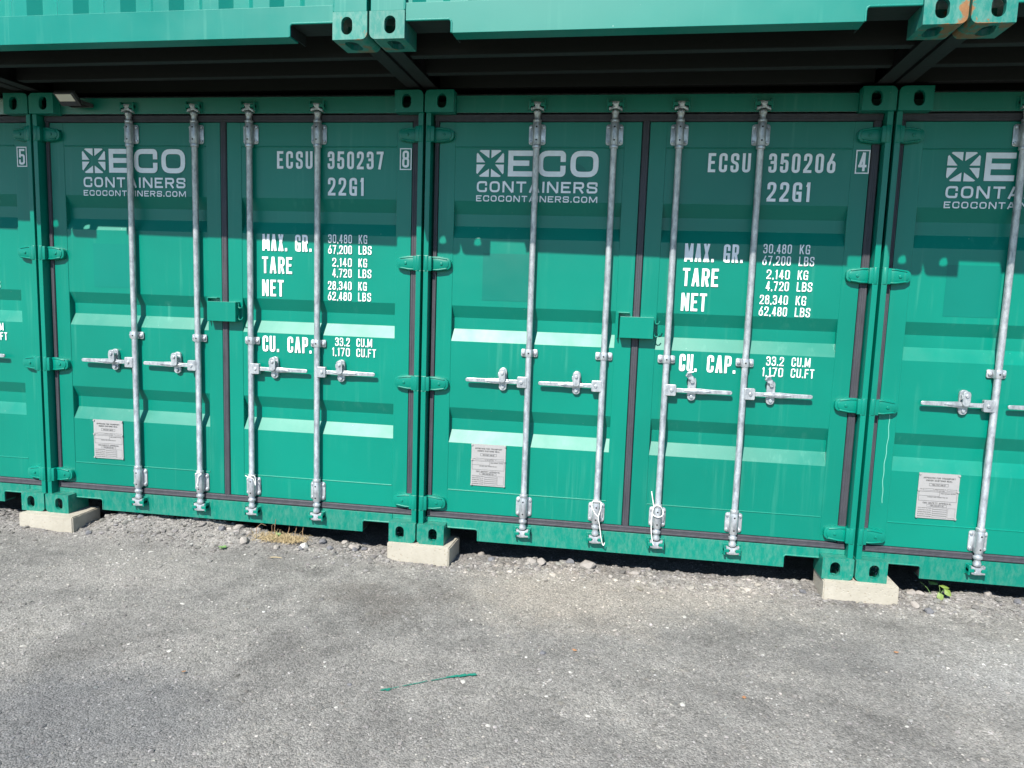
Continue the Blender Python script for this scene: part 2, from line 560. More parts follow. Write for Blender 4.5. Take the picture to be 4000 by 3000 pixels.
def ribbon(mb, pts, w, closed, y, caps=True):
    P = [np.array(p, float) for p in pts]
    Q = [P[0]]
    for p in P[1:]:
        if np.linalg.norm(p - Q[-1]) > 1e-6:
            Q.append(p)
    if closed and np.linalg.norm(Q[0] - Q[-1]) < 1e-6:
        Q.pop()
    n = len(Q)
    if caps and not closed:              # square ends
        for a, b in ((0, 1), (n - 1, n - 2)):
            d = Q[a] - Q[b]
            Q[a] = Q[a] + d / np.linalg.norm(d) * w / 2
    vs = []
    for i, p in enumerate(Q):
        d1 = p - Q[i - 1] if (closed or i > 0) else Q[1] - p
        d2 = Q[(i + 1) % n] - p if (closed or i < n - 1) else d1
        d1, d2 = d1 / np.linalg.norm(d1), d2 / np.linalg.norm(d2)
        n1, n2 = np.array((-d1[1], d1[0])), np.array((-d2[1], d2[0]))
        m = n1 + n2
        ml = np.linalg.norm(m)
        m = n1 if ml < 1e-6 else m / ml
        k = min(1 / max(0.2, m.dot(n1)), 2.2) * w / 2
        a, b = p + m * k, p - m * k
        vs += [(a[0], y, a[1]), (b[0], y, b[1])]
    fs = []
    for i in range(n if closed else n - 1):
        j = (i + 1) % n
        fs.append((2 * i, 2 * i + 1, 2 * j + 1, 2 * j))
    mb.add(vs, fs)
def text(mb, s, x0, x1, z0, h, y, stroke, cw, space=0.22, rad=0.3, wordgap=0.6):
    """write s between x0 and x1 (fitted); cw: width of a letter against its height"""
    nat = 0
    lay = []
    for ch in s:
        if ch == ' ':
            nat += wordgap * cw
            continue
        w = max(G[ch][0] * cw, stroke)
        lay.append((ch, nat, w))
        nat += w + space * cw
    nat -= space * cw
    k = (x1 - x0) / nat if x1 is not None else h
    st = stroke * h
    lvl = 0
    for ch, off, w in lay:
        X0, W = x0 + off * k, w * k
        for q, (kind, pts, closed) in enumerate(G[ch][1]):
            iw, ih = max(W - st, 0.0), h - st
            if kind == 'd':
                pp = [(X0 + st / 2 + px * iw, z0 + pz * h) for px, pz in pts]
            else:
                pp = [(X0 + st / 2 + px * iw, z0 + st / 2 + pz * ih) for px, pz in pts]
            if kind == 'r':
                pp = rounded(pp, rad * h, closed)
            ribbon(mb, pp, st, closed, y - 0.00018 * (q + 4 * (lvl % 2)), kind != 'd')
        lvl += 1
def frame_rect(mb, x0, x1, z0, z1, w, y):
    mb.add([(x0, y, z0), (x1, y, z0), (x1, y, z1), (x0, y, z1), (x0 + w, y, z0 + w), (x1 - w, y, z0 + w), (x1 - w, y, z1 - w), (x0 + w, y, z1 - w)],
           [(0, 1, 5, 4), (1, 2, 6, 5), (2, 3, 7, 6), (3, 0, 4, 7)])

# ------------------------------------------------------------------ the lower containers
PITCH = 2.448
TOPZ = 2.578
YD = 0.080          # door face
YI = 0.114          # bottom of the pressed recesses
BARS = (0.620, 1.041, 1.385, 1.804)
def profile():
    p = [(YD, 0.187)]
    for a, b, c, d in ((0.605, 0.677, 0.744, 0.813), (1.201, 1.271, 1.336, 1.405), (1.787, 1.856, 1.923, 1.995)):
        p += [(YD, a), (YI, b), (YI, c), (YD, d)]
    return p + [(YD, 2.422)]

def door_mesh(parent, xa, xb, pa, pb):
    mb = MB()
    mb.sweep_x(profile(), pa, pb)
    for a, b in ((xa, pa), (pb, xb)):
        mb.box(a, b, YD - 0.003, 0.135, 0.187, 2.422)
    for z0, z1 in ((0.187, 0.318), (2.290, 2.422)):
        mb.box(pa + 0.0005, pb - 0.0005, YD - 0.002, YD + 0.02, z0, z1)
    # weld beads where sheet and rails meet
    for z in (0.321, 2.287):
        mb.tube([(pa + 0.004, YD - 0.001, z), (pb - 0.004, YD - 0.001, z)], 0.0042, 6)
    for x in (pa, pb):
        mb.tube([(x, YD, 0.19), (x, YD, 2.42)], 0.002, 5)
    return mb.build('door', M['paint'], parent, bevel=0.002)

def rib_prof(a, b, y0, y1):
    """gasket section: three ridges between a and b"""
    w = (b - a) / 8.0
    pts = [(a, y1), (a, y0 + .006), (a + w, y0), (a + 2.5 * w, y0), (a + 3 * w, y0 + .0016), (a + 3.5 * w, y0 + .001), (a + 4.5 * w, y0 + .001),
           (a + 5 * w, y0 + .0016), (a + 5.5 * w, y0), (a + 7 * w, y0), (b, y0 + .006), (b, y1)]
    return pts
def gasket(parent, strips_v, x0, x1):
    mb = MB()
    for a, b in strips_v:
        mb.sweep_z(rib_prof(a, b, 0.070, 0.125), 0.150, 2.440, True)
    for z0, z1 in ((0.1485, 0.1845), (2.4245, 2.4635)):
        mb.sweep_x([(y, z) for z, y in rib_prof(z0, z1, 0.066, 0.120)][::-1], x0, x1, True)
    return mb.build('door_gasket', M['rubber'], parent)

def locking_bar(parent, x):
    mb = MB()
    y = 0.050
    r, c = 0.0172, 0.0235
    prof = [(0.120, .012), (0.128, .020), (0.140, .021), (0.150, .016), (0.163, .017), (0.165, c), (0.178, c), (0.180, r), (0.312, r), (0.314, c), (0.330, c),
            (0.334, r), (2.276, r), (2.279, c), (2.294, c), (2.296, r), (2.412, r), (2.414, c), (2.428, c), (2.430, .0165), (2.450, .0165), (2.460, .021), (2.470, .021), (2.478, .013)]
    mb.tube([(0, y, z) for z, _ in prof], [q for _, q in prof], 16)
    # cams: the forked heads that bite behind the keepers
    for z, s in ((0.117, -1), (2.482, 1)):
        cam_poly = [(-.034, .000), (-.012, .008), (.012, .008), (.036, -.004), (.036, .010), (.016, .020), (.013, .030), (.036, .030), (.038, .042),
                    (-.012, .046), (-.030, .042), (-.030, .032), (-.012, .030), (-.013, .020), (-.034, .014)]
        poly = [(px, z + s * pz - s * .008) for px, pz in cam_poly]
        if s < 0:
            poly = poly[::-1]
        mb.prism_xz(poly, 0.030, 0.056)
    return mb.build('locking_bar', M['galv'], parent, bevel=0.001, smooth=True, loc=(x, 0, 0))

def bracket(parent, x, z0, z1):
    mb = MB()
    mb.prism_xz(rrect(-.046, .046, z0, z1, .014), 0.070, 0.0775)
    mb.tube([(0, 0.050, z0 - .004), (0, 0.050, z1 + .004)], 0.0225, 16)
    mb.box(-.0225, .0225, 0.050, 0.071, z0, z1)
    for bx in (-.035, .035):
        for bz in (z0 + .016, z1 - .016):
            mb.cyl((bx, 0.070, bz), (bx, 0.061, bz), 0.0085, 8)
    mb.cur = 1
    for bz in (z0 + .02, z1 - .02):
        mb.cyl((0, 0.030, bz), (0, 0.0268, bz), 0.0052, 8)
    return mb.build('bar_bracket', [M['galv'], M['dark']], parent, bevel=0.0012, smooth=True, loc=(x, 0, 0))

def guide(parent, x, z):
    mb = MB()
    h = .0215
    mb.prism_xz(rrect(-.047, -.019, z - h, z + h, .008), 0.068, 0.0775)
    mb.prism_xz(rrect(.019, .047, z - h, z + h, .008), 0.068, 0.0775)
    mb.sweep_z([(-.022, .075), (-.0215, .045), (-.015, .034), (0, .0295), (.015, .034), (.0215, .045), (.022, .075)], z - h, z + h, True)
    for bx in (-.034, .034):
        mb.cyl((bx, 0.068, z), (bx, 0.058, z), 0.0095, 8)
    mb.cur = 1
    mb.cyl((0, 0.030, z), (0, 0.0272, z), 0.0045, 8)
    return mb.build('bar_guide', [M['galv'], M['dark']], parent, bevel=0.001, smooth=True, loc=(x, 0, 0))

ZH = 0.985
def handle(parent, x, s):
    mb = MB()
    top = [(.050, .012), (.105, .011), (.140, .013), (.190, .015), (.235, .012), (.26, .0115), (.352, .0105), (.360, .006)]
    poly = [(s * d, ZH + h) for d, h in top] + [(s * d, ZH - h) for d, h in reversed(top)]
    if s > 0:
        poly = poly[::-1]
    mb.prism_xz(poly, 0.040, 0.050)
    ridge = [(s * .10, ZH), (s * .15, ZH + .007), (s * .21, ZH + .006), (s * .25, ZH), (s * .21, ZH - .006), (s * .15, ZH - .007)]
    mb.prism_xz(ridge if s < 0 else ridge[::-1], 0.0345, 0.041)
    a, b = sorted((s * .004, s * .060))
    mb.prism_xz(rrect(a, b, ZH - .031, ZH + .031, .007), 0.030, 0.056)
    mb.cyl((s * .036, 0.031, ZH), (s * .036, 0.024, ZH), 0.0095, 8)
    return mb.build('door_handle', M['galv'], parent, bevel=0.0018, loc=(x, 0, 0))

def retainer(parent, x, s, is_open=False):
    mb = MB()
    c = s * 0.146
    mb.prism_xz(rrect(c - .022, c + .022, ZH - .055, ZH + .076, .020), 0.060, 0.0775)
    mb.cyl((c, 0.061, ZH - .034), (c, 0.050, ZH - .034), 0.0095, 8)
    if not is_open:
        mb.prism_xz(rrect(c - .019, c + .019, ZH - .006, ZH + .072, .016), 0.026, 0.033)
        mb.cyl((c, 0.027, ZH + .048), (c, 0.018, ZH + .048), 0.009, 8)
        mb.box(c - .016, c + .016, 0.031, 0.062, ZH + .040, ZH + .052)
        mb.box(c - .024, c - .016, 0.030, 0.036, ZH + .030, ZH + .050)
    else:
        # latch plate swung up and away from the handle
        mb.cyl((c, 0.061, ZH + .052), (c, 0.046, ZH + .052), 0.0105, 10)
        mb.prism_xz([(c + .010, ZH + .050), (c + .004, ZH + .078), (c - .012, ZH + .100), (c - .034, ZH + .096), (c - .038, ZH + .080), (c - .020, ZH + .064)], 0.044, 0.050)
        mb.prism_xz([(c - .040, ZH + .082), (c - .030, ZH + .102), (c + .004, ZH + .110), (c + .004, ZH + .104), (c - .026, ZH + .095), (c - .034, ZH + .080)], 0.024, 0.046)
    return mb.build('handle_retainer', M['galv'], parent, bevel=0.0015, loc=(x, 0, 0))

def hinge(parent, x, s, z):
    """x: centre of the pin, s=+1 when the blade goes to +x"""
    mb = MB()
    poly = [(s * .012, -.041), (s * .060, -.041), (s * .118, -.032), (s * .130, -.024), (s * .136, -.012), (s * .136, .012), (s * .130, .024), (s * .118, .032), (s * .060, .041), (s * .012, .041)]
    poly = [(a, z + b) for a, b in poly]
    inn = [(s * .016, -.030), (s * .060, -.030), (s * .112, -.022), (s * .124, -.010), (s * .124, .010), (s * .112, .022), (s * .060, .030), (s * .016, .030)]
    inn = [(a, z + b) for a, b in inn]
    if s < 0:
        poly, inn = poly[::-1], inn[::-1]
    mb.prism_xz(poly, 0.050, 0.0775)
    mb.prism_xz(inn, 0.046, 0.051)
    # pressed rim of the blade
    mb.tube([(s * .030, 0.047, z - .034), (s * .060, 0.047, z - .034), (s * .114, 0.047, z - .0255)], 0.0052, 6)
    mb.tube([(s * .030, 0.047, z + .034), (s * .060, 0.047, z + .034), (s * .114, 0.047, z + .0255)], 0.0045, 6)
    mb.cyl((s * .082, 0.047, z), (s * .082, 0.041, z), 0.0085, 10)
    mb.tube([(0, 0.032, z - .043), (0, 0.032, z + .043)], 0.0165, 14)
    mb.prism_xz([(s * -.006, z - .041), (s * .030, z - .041), (s * .030, z + .041), (s * -.006, z + .041)][::s], 0.022, 0.060)
    return mb.build('door_hinge', M['paint_hinge'], parent, bevel=0.003, smooth=True, loc=(x, 0, 0))

def lock_box(parent):
    mb = MB()
    x0, x1, z0, z1, y0, y1 = 1.122, 1.304, 1.262, 1.379, 0.020, 0.076
    mb.box(x0, x1, y0, y0 + .005, z0, z1)
    mb.box(x0, x0 + .005, y0 + .005, y1, z0, z1)
    mb.box(x1 - .005, x1, y0 + .005, y1, z0, z1)
    mb.box(x0 + .005, x1 - .005, y0 + .005, y1 + .004, z1 - .006, z1 - .0005)
    mb.box(1.106, 1.112, 0.046, 0.0765, 1.258, 1.402)
    mb.box(1.112, 1.172, 0.046, 0.0765, 1.396, 1.402)
    for z in (1.348, 1.278):
        mb.tube([(x1 + .004, .05, z + .022), (x1 + .006, .046, z + .004), (x1 + .014, .044, z - .005), (x1 + .026, .044, z - .003), (x1 + .034, .046, z + .012)], 0.0038, 6)
    return mb.build('lock_box', M['paint_hinge'], parent, bevel=0.003)

def add_plate(parent):
    mb = MB()
    x0, x1, z0, z1 = 0.300, 0.503, 0.358, 0.606
    mb.box(x0, x1, YD - .006, YD - .003, z0, z1)
    mb.cur = 1
    y = YD - .0068
    cx = (x0 + x1) / 2
    def line(s, a, b, z, h):
        text(mb, s, a, b, z, h, y, 0.17, 0.62, 0.35, wordgap=0.8)
    line('APPROVED FOR TRANSPORT', x0 + .022, x1 - .022, z1 - .030, .0085)
    line('UNDER CUSTOMS SEAL', x0 + .036, x1 - .036, z1 - .044, .0085)
    frame_rect(mb, cx - .048, cx + .048, z1 - .070, z1 - .055, .0012, y)
    line('USA/257-AB/21', cx - .034, cx + .034, z1 - .066, .0070)
    line('TYPE', x0 + .008, x0 + .022, z1 - .090, .004)
    frame_rect(mb, x0 + .026, x0 + .078, z1 - .094, z1 - .084, .001, y)
    line('MANUFACTURERS NO.', x0 + .082, x0 + .140, z1 - .088, .004)
    line('OF THE CONTAINER', x0 + .082, x0 + .134, z1 - .096, .004)
    frame_rect(mb, x0 + .144, x1 - .008, z1 - .094, z1 - .084, .001, y)
    frame_rect(mb, x0 + .006, x1 - .006, z0 + .096, z0 + .148, .0012, y)
    frame_rect(mb, x0 + .006, x0 + .110, z0 + .124, z0 + .148, .001, y - .0002)
    line('OWNED AND OPERATED BY', x0 + .050, x1 - .050, z0 + .116, .005)
    line('TIMBER COMPONENT TREATMENT', x0 + .114, x1 - .012, z0 + .138, .0042)
    line('CSC SAFETY APPROVAL', x0 + .030, x1 - .030, z0 + .081, .0085)
    frame_rect(mb, cx - .050, cx + .050, z0 + .066, z0 + .078, .001, y)
    line('USA/AB-257/21', cx - .034, cx + .034, z0 + .0690, .006)
    for k, s in enumerate(('DATE MANUFACTURED', 'IDENTIFICATION NO.', 'MAXIMUM GROSS WEIGHT', 'ALLOWABLE STACKING', 'TRANSVERSE RACKING')):
        zz = z0 + .055 - k * .0115
        line(s, x0 + .008, x0 + .076, zz, .0045)
        frame_rect(mb, x0 + .082, x0 + .154, zz - .0025, zz + .0075, .0008, y)
    frame_rect(mb, x0 + .158, x1 - .008, z0 + .008, z0 + .062, .0008, y)
    mb.cur = 0
    for bx in (x0 + .004, x1 - .004):
        for bz in (z0 + .006, (z0 + z1) / 2 + .03, z1 - .006):
            mb.cyl((bx, YD - .0055, bz), (bx, YD - .0115, bz), 0.0058, 8)
    return mb.build('approval_plate', [M['plate'], M['black']], parent)

def lettering(parent, name, items):
    """items: (string, x0, x1, z_bottom, height, stroke, cw, space, corner, wordgap)"""
    for s, x0, x1, z, h, st, cw, sp, rad, wg in items:
        mb = MB()
        text(mb, s, x0, x1, z, h, YD - .0042, st, cw, sp, rad, wg)
        mb.build(name, M['white'], parent)

def logo(parent):
    mb = MB()
    x0, x1, z0, z1 = 0.283, 0.438, 2.127, 2.272
    cx, cz = (x0 + x1) / 2, (z0 + z1) / 2
    hw, hh, g, rc = (x1 - x0) / 2, (z1 - z0) / 2, 0.0042, 0.016
    y = YD - .0042
    for sx in (-1, 1):
        for sz in (-1, 1):
            a = [(.013, .0), (1 - 0, 0)]
            k = g * 1.35
            # wedge beside the horizontal axis, wedge beside the vertical axis
            w1 = [(.016 + 2.2 * k, k), (hw, k), (hw, hh - rc - k), (hw - .006, hh - rc * .55 - k)]
            w1 = [(max(px, 0), pz) for px, pz in w1]
            w2 = [(k, .016 + 2.2 * k), (hw - rc * .55 - 1.2 * k, hh - .005), (hw - rc - 1.2 * k, hh), (k, hh)]
            for w in (w1, w2):
                vs = [(cx + sx * px, y, cz + sz * pz) for px, pz in w]
                f = tuple(range(len(vs)))
                mb.add(vs, [f if sx * sz > 0 else tuple(reversed(f))])
    mb.build('company_emblem', M['white'], parent)
    big = (.205, 1.40, .17, .30, .5)
    for args in (('ECO', 0.462, 0.962, 2.130, 0.140, y, *big), ('CONTAINERS', 0.288, 0.962, 2.043, 0.060, y, .185, 1.02, .26, .30, .5),
                 ('ECOCONTAINERS.COM', 0.286, 0.964, 1.992, 0.0335, y, .185, 1.05, .28, .30, .5)):
        mb = MB()
        text(mb, *args)
        mb.build('company_lettering', M['white'], parent)

COND = (0.150, 0.47, 0.42, 0.16, 1.0)
def weights(parent, dx=0.0):
    it = []
    for s, b, z in (('MAX.', 1.602, 1.688), ('TARE', 1.636, 1.556), ('NET', 1.582, 1.421)):
        it.append((s, 1.450 if s == 'MAX.' else 1.447, b, z, .097, .138, .47, .28, .16, 1.0))
    it.append(('GR.', 1.655, 1.754, 1.688, .097, .138, .47, .28, .16, 1.0))
    it.append(('CU.', 1.447 + dx * .8, 1.549, 1.089, .095, .138, .47, .28, .16, 1.0))
    it.append(('CAP.', 1.606, 1.756, 1.089, .095, .138, .47, .28, .16, 1.0))
    num = lambda s, a, b, z: it.append((s, a, b, z, .049, .120, .5, .32, .16, 1.0))
    for z, (n1, a1), (n2, a2) in ((1.742, ('30,480', 1.860), ('67,200', 1.860)), (1.607, ('2,140', 1.886), ('4,720', 1.886)), (1.472, ('28,340', 1.860), ('62,480', 1.860))):
        num(n1, a1, 2.005, z)
        num('KG', 2.046, 2.098, z)
        num(n2, a2, 2.005, z - .062)
        num('LBS', 2.046, 2.124, z - .062)
    num('33.2', 1.906 + dx, 1.997 + dx, 1.142)
    num('CU.M', 2.038 + dx, 2.134 + dx, 1.142)
    num('1,170', 1.888 + dx, 1.997 + dx, 1.082)
    num('CU.FT', 2.038 + dx, 2.158 + dx, 1.082)
    return lettering(parent, 'weight_lettering', it)
def serial(parent, digits):
    it = [('ECSU', 1.544, 1.763, 2.162, .099, .15, .47, .42, .16, 1.0),
          (digits, 1.855, 2.190, 2.162, .099, .15, .47, .42, .16, 1.0),
          ('22G1', 1.857, 2.075, 2.013, .101, .15, .47, .42, .16, 1.0)]
    return lettering(parent, 'serial_lettering', it)
def check_digit(parent, d):
    mb = MB()
    y = YD - .0068
    frame_rect(mb, 2.287, 2.356, 2.160, 2.280, .006, y)
    text(mb, d, 2.301, 2.342, 2.173, .094, y, .135, .47, .4, .16)
    return mb.build('check_digit', M['white'], parent)

def sill_mesh(parent, mat, y0, zb, zt, xn0, xn1, zn, fill=False):
    mb = MB()
    W = 2.438
    a, b = 0.163, W - 0.163
    poly = [(xn1, zb), (W - xn1, zb), (W - xn1, zn - .01), (W - xn1 + .01, zn), (b, zn), (b, zt), (a, zt), (a, zn), (xn1 - .01, zn), (xn1, zn - .01)]
    n = len(poly)
    mb.prism_xz(poly, y0, y0 + .012)
    mb.box(a + .001, b - .001, y0 + .0125, y0 + .10, zt - .008, zt - .001)
    mb.box(xn1 + .001, W - xn1 - .001, y0 + .0125, y0 + .09, zb + .001, zb + .009)
    # welded lips round the fork pockets
    for s in (0, 1):
        f = (lambda x: x) if s == 0 else (lambda x: W - x)
        mb.tube([(f(a + .002), y0 + .001, zn), (f(xn1 - .012), y0 + .001, zn), (f(xn1 - .003), y0 + .001, zn - .006), (f(xn1), y0 + .001, zn - .016), (f(xn1), y0 + .001, zb + .001)], 0.0052, 6)
        mb.cur = 1  # pocket returns painted black, shade put in place of their green
        x_a, x_b = sorted((f(xn1 - .004), f(xn1 + .002)))
        mb.box(x_a, x_b, y0 + .0125, y0 + .16, zb + .01, zn)
        x_a, x_b = sorted((f(a + .002), f(xn1 - .006)))
        mb.box(x_a, x_b, y0 + .0125, y0 + .16, zn - .001, zn + .005)
        mb.cur = 0
    if fill:
        for p, q in ((.0315, a - .0005), (b + .0005, W - .0315)):
            mb.box(p, q, y0 + .003, y0 + .010, .1185, zt)
    return mb.build('bottom_sill', [mat, M['under']], parent, bevel=0.0015)

def put_castings(root, mat, zt, mat_top=None):
    for side, x in ((1, 0.0), (-1, 2.438)):
        for top, z in ((False, 0.0), (True, zt - .118)):
            for back in (0, 1):
                mb = MB()
                casting(mb, side, top)
                if back:
                    mb.v = [(a, 6.058 - b, c) for a, b, c in mb.v]
                    mb.f = [f[::-1] for f in mb.f]
                mb.build('corner_casting', (mat_top or mat) if top else mat, root, loc=(x, 0, z))

def lower_container():
    root = empty('shipping_container', (0, 0, 0))
    put_castings(root, M['paint_cast'], TOPZ, M['paint'])
    mb = MB()
    # shell behind the door end: side walls pressed in waves, roof, floor pan
    for s in (0, 1):
        f = (lambda x: x) if s == 0 else (lambda x: 2.438 - x)
        prof = []
        y = 0.18
        while y < 5.8:
            for dx, dy in ((0.014, 0.0), (0.014, 0.07), (0.05, 0.14), (0.05, 0.21)):
                prof.append((f(dx), y + dy))
            y += 0.278
        mb.sweep_z(prof if s else prof[::-1], 0.16, 2.52)
    mb.box(0.02, 2.418, 0.06, 6.0, 2.556, 2.562)
    mb.box(0.03, 2.408, 0.17, 5.9, 0.11, 0.15)
    mb.box(0.03, 2.408, 0.140, 0.160, 0.11, 2.55)
    mb.box(0.03, 2.408, 5.98, 6.0, 0.11, 2.55)
    for x0, x1 in ((0.004, 0.06), (2.378, 2.434)):
        mb.box(x0, x1, 0.18, 5.88, 0.03, 0.16)
        mb.box(x0, x1, 0.18, 5.88, 2.50, 2.565)
    mb.build('container_shell', M['inner'], root)
    for s in (0, 1):
        mb = MB()
        f = (lambda x: x) if s == 0 else (lambda x: 2.438 - x)
        for a, b, c, d in ((.003, .031, .020, .16), (.031, .062, .120, .16)):
            p, q = sorted((f(a), f(b)))
            mb.box(p, q, c, d, .118, TOPZ - .118)
        for z in (.197, .283, .906, .992, 1.594, 1.680, 2.306, 2.392):
            p, q = sorted((f(.0015), f(.0325)))
            mb.box(p, q, .0185, .04, z - .002, z + .002)
        mb.build('corner_post', M['paint_hinge'], root, bevel=0.003)
    sill_mesh(root, M['paint_sill'], 0.070, 0.021, 0.1455, 0.163, 0.352, 0.093, True)
    mb = MB()
    mb.sweep_x([(0.120, 2.468), (0.058, 2.468), (0.058, 2.560), (0.066, 2.570), (0.160, 2.570), (0.160, 2.468)][::-1], 0.163, 2.275, True)
    mb.build('top_header', M['paint'], root, bevel=0.003)
    for x in BARS:
        for z, s in ((0.102, 1), (2.506, 1)):
            mb = MB()
            for sx in (-1, 1):
                a, b = sorted((sx * .017, sx * .046))
                mb.box(a, b, 0.028, 0.0695 if z < 1 else .0575, z - .010, z + .010)
                a, b = sorted((sx * .036, sx * .046))
                mb.box(a, b, 0.030, 0.0695 if z < 1 else .0575, z - .026, z + .026)
            yb = 0.0695 if z < 1 else .0575
            mb.box(-.050, .050, yb - .005, yb + .0003, z - .030, z + .030)
            mb.build('cam_keeper', M['paint_hinge'], root, bevel=0.003, loc=(x, 0, 0))
    for k in (0, 1):
        if k == 0:
            d = door_mesh(root, .069, 1.187, .159, 1.097)
            gasket(d, ((.043, .066),), .043, 1.207)
        else:
            d = door_mesh(root, 1.231, 2.358, 1.319, 2.270)
            gasket(d, ((1.1905, 1.2275), (2.3615, 2.401)), 1.2075, 2.401)
        s = -1 if k == 0 else 1
        for x in BARS[2 * k:2 * k + 2]:
            locking_bar(d, x)
            bracket(d, x, 0.198, 0.310)
            bracket(d, x, 2.299, 2.408)
            guide(d, x, 1.152)
            handle(d, x, s)
        for z in (0.240, 0.949, 1.637, 2.349):
            hinge(d, .0185 if k == 0 else 2.4195, 1 if k == 0 else -1, z)
        if k == 1:
            lock_box(d)
        else:
            add_plate(d)
            logo(d)
    return root

def doors_of(root):
    ds = [c for c in root.children if c.name.split('.')[0] == 'door']
    left = [d for d in ds if any(c.name.startswith('company') for c in d.children)][0]
    right = [d for d in ds if d is not left][0]
    return left, right

proto = lower_container()
lowers = {}
for n, key in ((-2, 'D'), (-1, 'A'), (0, 'B'), (1, 'C')):
    r = proto if key == 'D' else copy_tree(proto)
    r.location = (n * PITCH + 0.005, 0, 0)
    lowers[key] = r
LG = 'green shipping containers of the lower row'
tag(lowers['D'], 'green ground-level container cut off at the left edge, boxed check digit 5', 'shipping container', LG)
tag(lowers['A'], 'green ground-level container lettered 350237 with check digit 8, dry grass under its doors', 'shipping container', LG)
tag(lowers['B'], 'green ground-level container lettered 350206 with check digit 4, centre right', 'shipping container', LG)
tag(lowers['C'], 'green ground-level container cut off at the right edge, leafy sprig under its left door', 'shipping container', LG)
for key, digits, chk in (('D', None, '5'), ('A', '350237', '8'), ('B', '350206', '4'), ('C', None, None)):
    ld, rd = doors_of(lowers[key])
    for d, s, xs in ((ld, -1, BARS[:2]), (rd, 1, BARS[2:])):
        for x in xs:
            retainer(d, x, s, is_open=(key == 'B' and s > 0))
    if key != 'C':
        weights(rd, 0.012 if key == 'B' else 0.0)
    if digits:
        serial(rd, digits)
    if chk:
        check_digit(rd, chk)
    # patches of unfaded paint where stickers used to be
    mb = MB()
    mb.add([(0.335, YD - .0012, 1.44), (0.600, YD - .0012, 1.44), (0.600, YD - .0012, 1.705), (0.335, YD - .0012, 1.705)], [(0, 1, 2, 3)])
    mb.build('paint_patch', M['paint_old'], ld)
    if key in 'AB':
        mb = MB()
        cx, cz, rr = (.832, 2.130, .073) if key == 'B' else (.880, 2.150, .060)
        mb.add([(cx + rr * math.cos(2 * math.pi * k / 32), YD - .0026, cz + rr * math.sin(2 * math.pi * k / 32)) for k in range(32)], [tuple(range(32))])
        mb.build('paint_patch', M['paint_old'], ld)

# a dribble of pale paint down the left stile of the rightmost doors
mb = MB()
pp = []
for k in range(26):
    u = k / 25
    pp.append((.121 + .004 * math.sin(u * 7) + .002 * math.sin(u * 31) + .004 * u, .915 - u * .490))
ribbon(mb, pp, .0030, False, YD - .0046)
mb.build('paint_dribble', flat_mat('pale_dribble', (0.10, 0.36, 0.28), (0.22, 0.46, 0.38), 0.6), doors_of(lowers['C'])[0])

# ------------------------------------------------------------------ the upper containers
def upper_container():
    root = empty('shipping_container', (0, 0, 0))
    put_castings(root, M['paint_up_cast'], 2.591)
    sill_mesh(root, M['paint_up'], 0.010, 0.020, 0.152, 0.163, 0.372, 0.078)
    for s in (0, 1):
        mb = MB()
        f = (lambda x: x) if s == 0 else (lambda x: 2.438 - x)
        p, q = sorted((f(.004), f(.158)))
        mb.box(p, q, .004, .060, .118, 2.473)
        mb.tube([(f(.159), .008, .121), (f(.161), .008, .145), (f(.156), .008, .20), (f(.159), .008, 2.4)], .005, 6)
        mb.build('corner_post', M['paint_up'], root, bevel=0.004)
    mb = MB()
    prof = [(.158, .034)]
    x = .185
    while x + .253 < 2.28:
        prof += [(x, .034), (x + .050, .078), (x + .128, .078), (x + .172, .034)]
        x += .253
    prof.append((2.280, .034))
    mb.sweep_z(prof, .150, 2.46)
    # weld run at the foot of the sheet
    mb.tube([(a, b - .002, .155) for a, b in prof], .0045, 5)
    mb.build('end_wall', M['paint_up'], root, bevel=0)
    mb = MB()
    mb.box(.163, 2.275, .010, .075, 2.46, 2.58)
    mb.build('top_header', M['paint_up'], root, bevel=0.003)
    mb = MB()
    for s in (0, 1):
        f = (lambda x: x) if s == 0 else (lambda x: 2.438 - x)
        prof = []
        y = 0.18
        while y < 5.8:
            for dx, dy in ((0.014, 0.0), (0.014, 0.07), (0.05, 0.14), (0.05, 0.21)):
                prof.append((f(dx), y + dy))
            y += 0.278
        mb.sweep_z(prof if s else prof[::-1], 0.16, 2.52)
    mb.box(0.02, 2.418, 0.03, 6.0, 2.56, 2.57)
    mb.box(0.03, 2.408, 5.98, 6.0, 0.11, 2.55)
    mb.build('container_shell', M['paint_up'], root)
    # floor with its cross members and the two side rails, coated black
    mb = MB()
    mb.box(.03, 2.408, .13, 6.0, .150, .170)
    for x0, x1, s in ((.004, .012, 1), (2.426, 2.434, -1)):
        mb.box(x0, x1, .179, 5.88, .016, .16)
        a, b = (x1, .078) if s > 0 else (2.36, x0)
        mb.box(a, b, .179, 5.88, .016, .0215)
    y = .33
    while y < 5.9:
        mb.box(.08, 2.358, y, y + .005, .030, .150)
        mb.box(.08, 2.358, y + .005, y + .050, .030, .035)
        y += .275
    mb.build('floor_frame', M['under'], root, bevel=0.0015)
    return root
UZ = TOPZ
up = upper_container()
ups = {}
for n, key in ((-2, 'D'), (-1, 'A'), (0, 'B'), (1, 'C')):
    r = up if key == 'D' else copy_tree(up)
    yaw = -0.0190
    x = n * PITCH - 0.031
    r.location = (x, -0.795 + x * math.tan(yaw) , UZ)
    r.rotation_euler = (0, 0, yaw)
    ups[key] = r
for key, sd in (('B', 1), ('C', 0)):         # the pair of castings at the right seam is badly rusted
    for c in ups[key].children:
        if c.name.startswith('corner_casting') and c.location.z < 1 and (c.location.x > 1) == bool(sd):
            c.data = c.data.copy()
            c.data.materials[0] = M['paint_up_rusty']
            c['label'] = 'corner casting streaked with orange rust'
UG = 'faded green containers of the upper row'
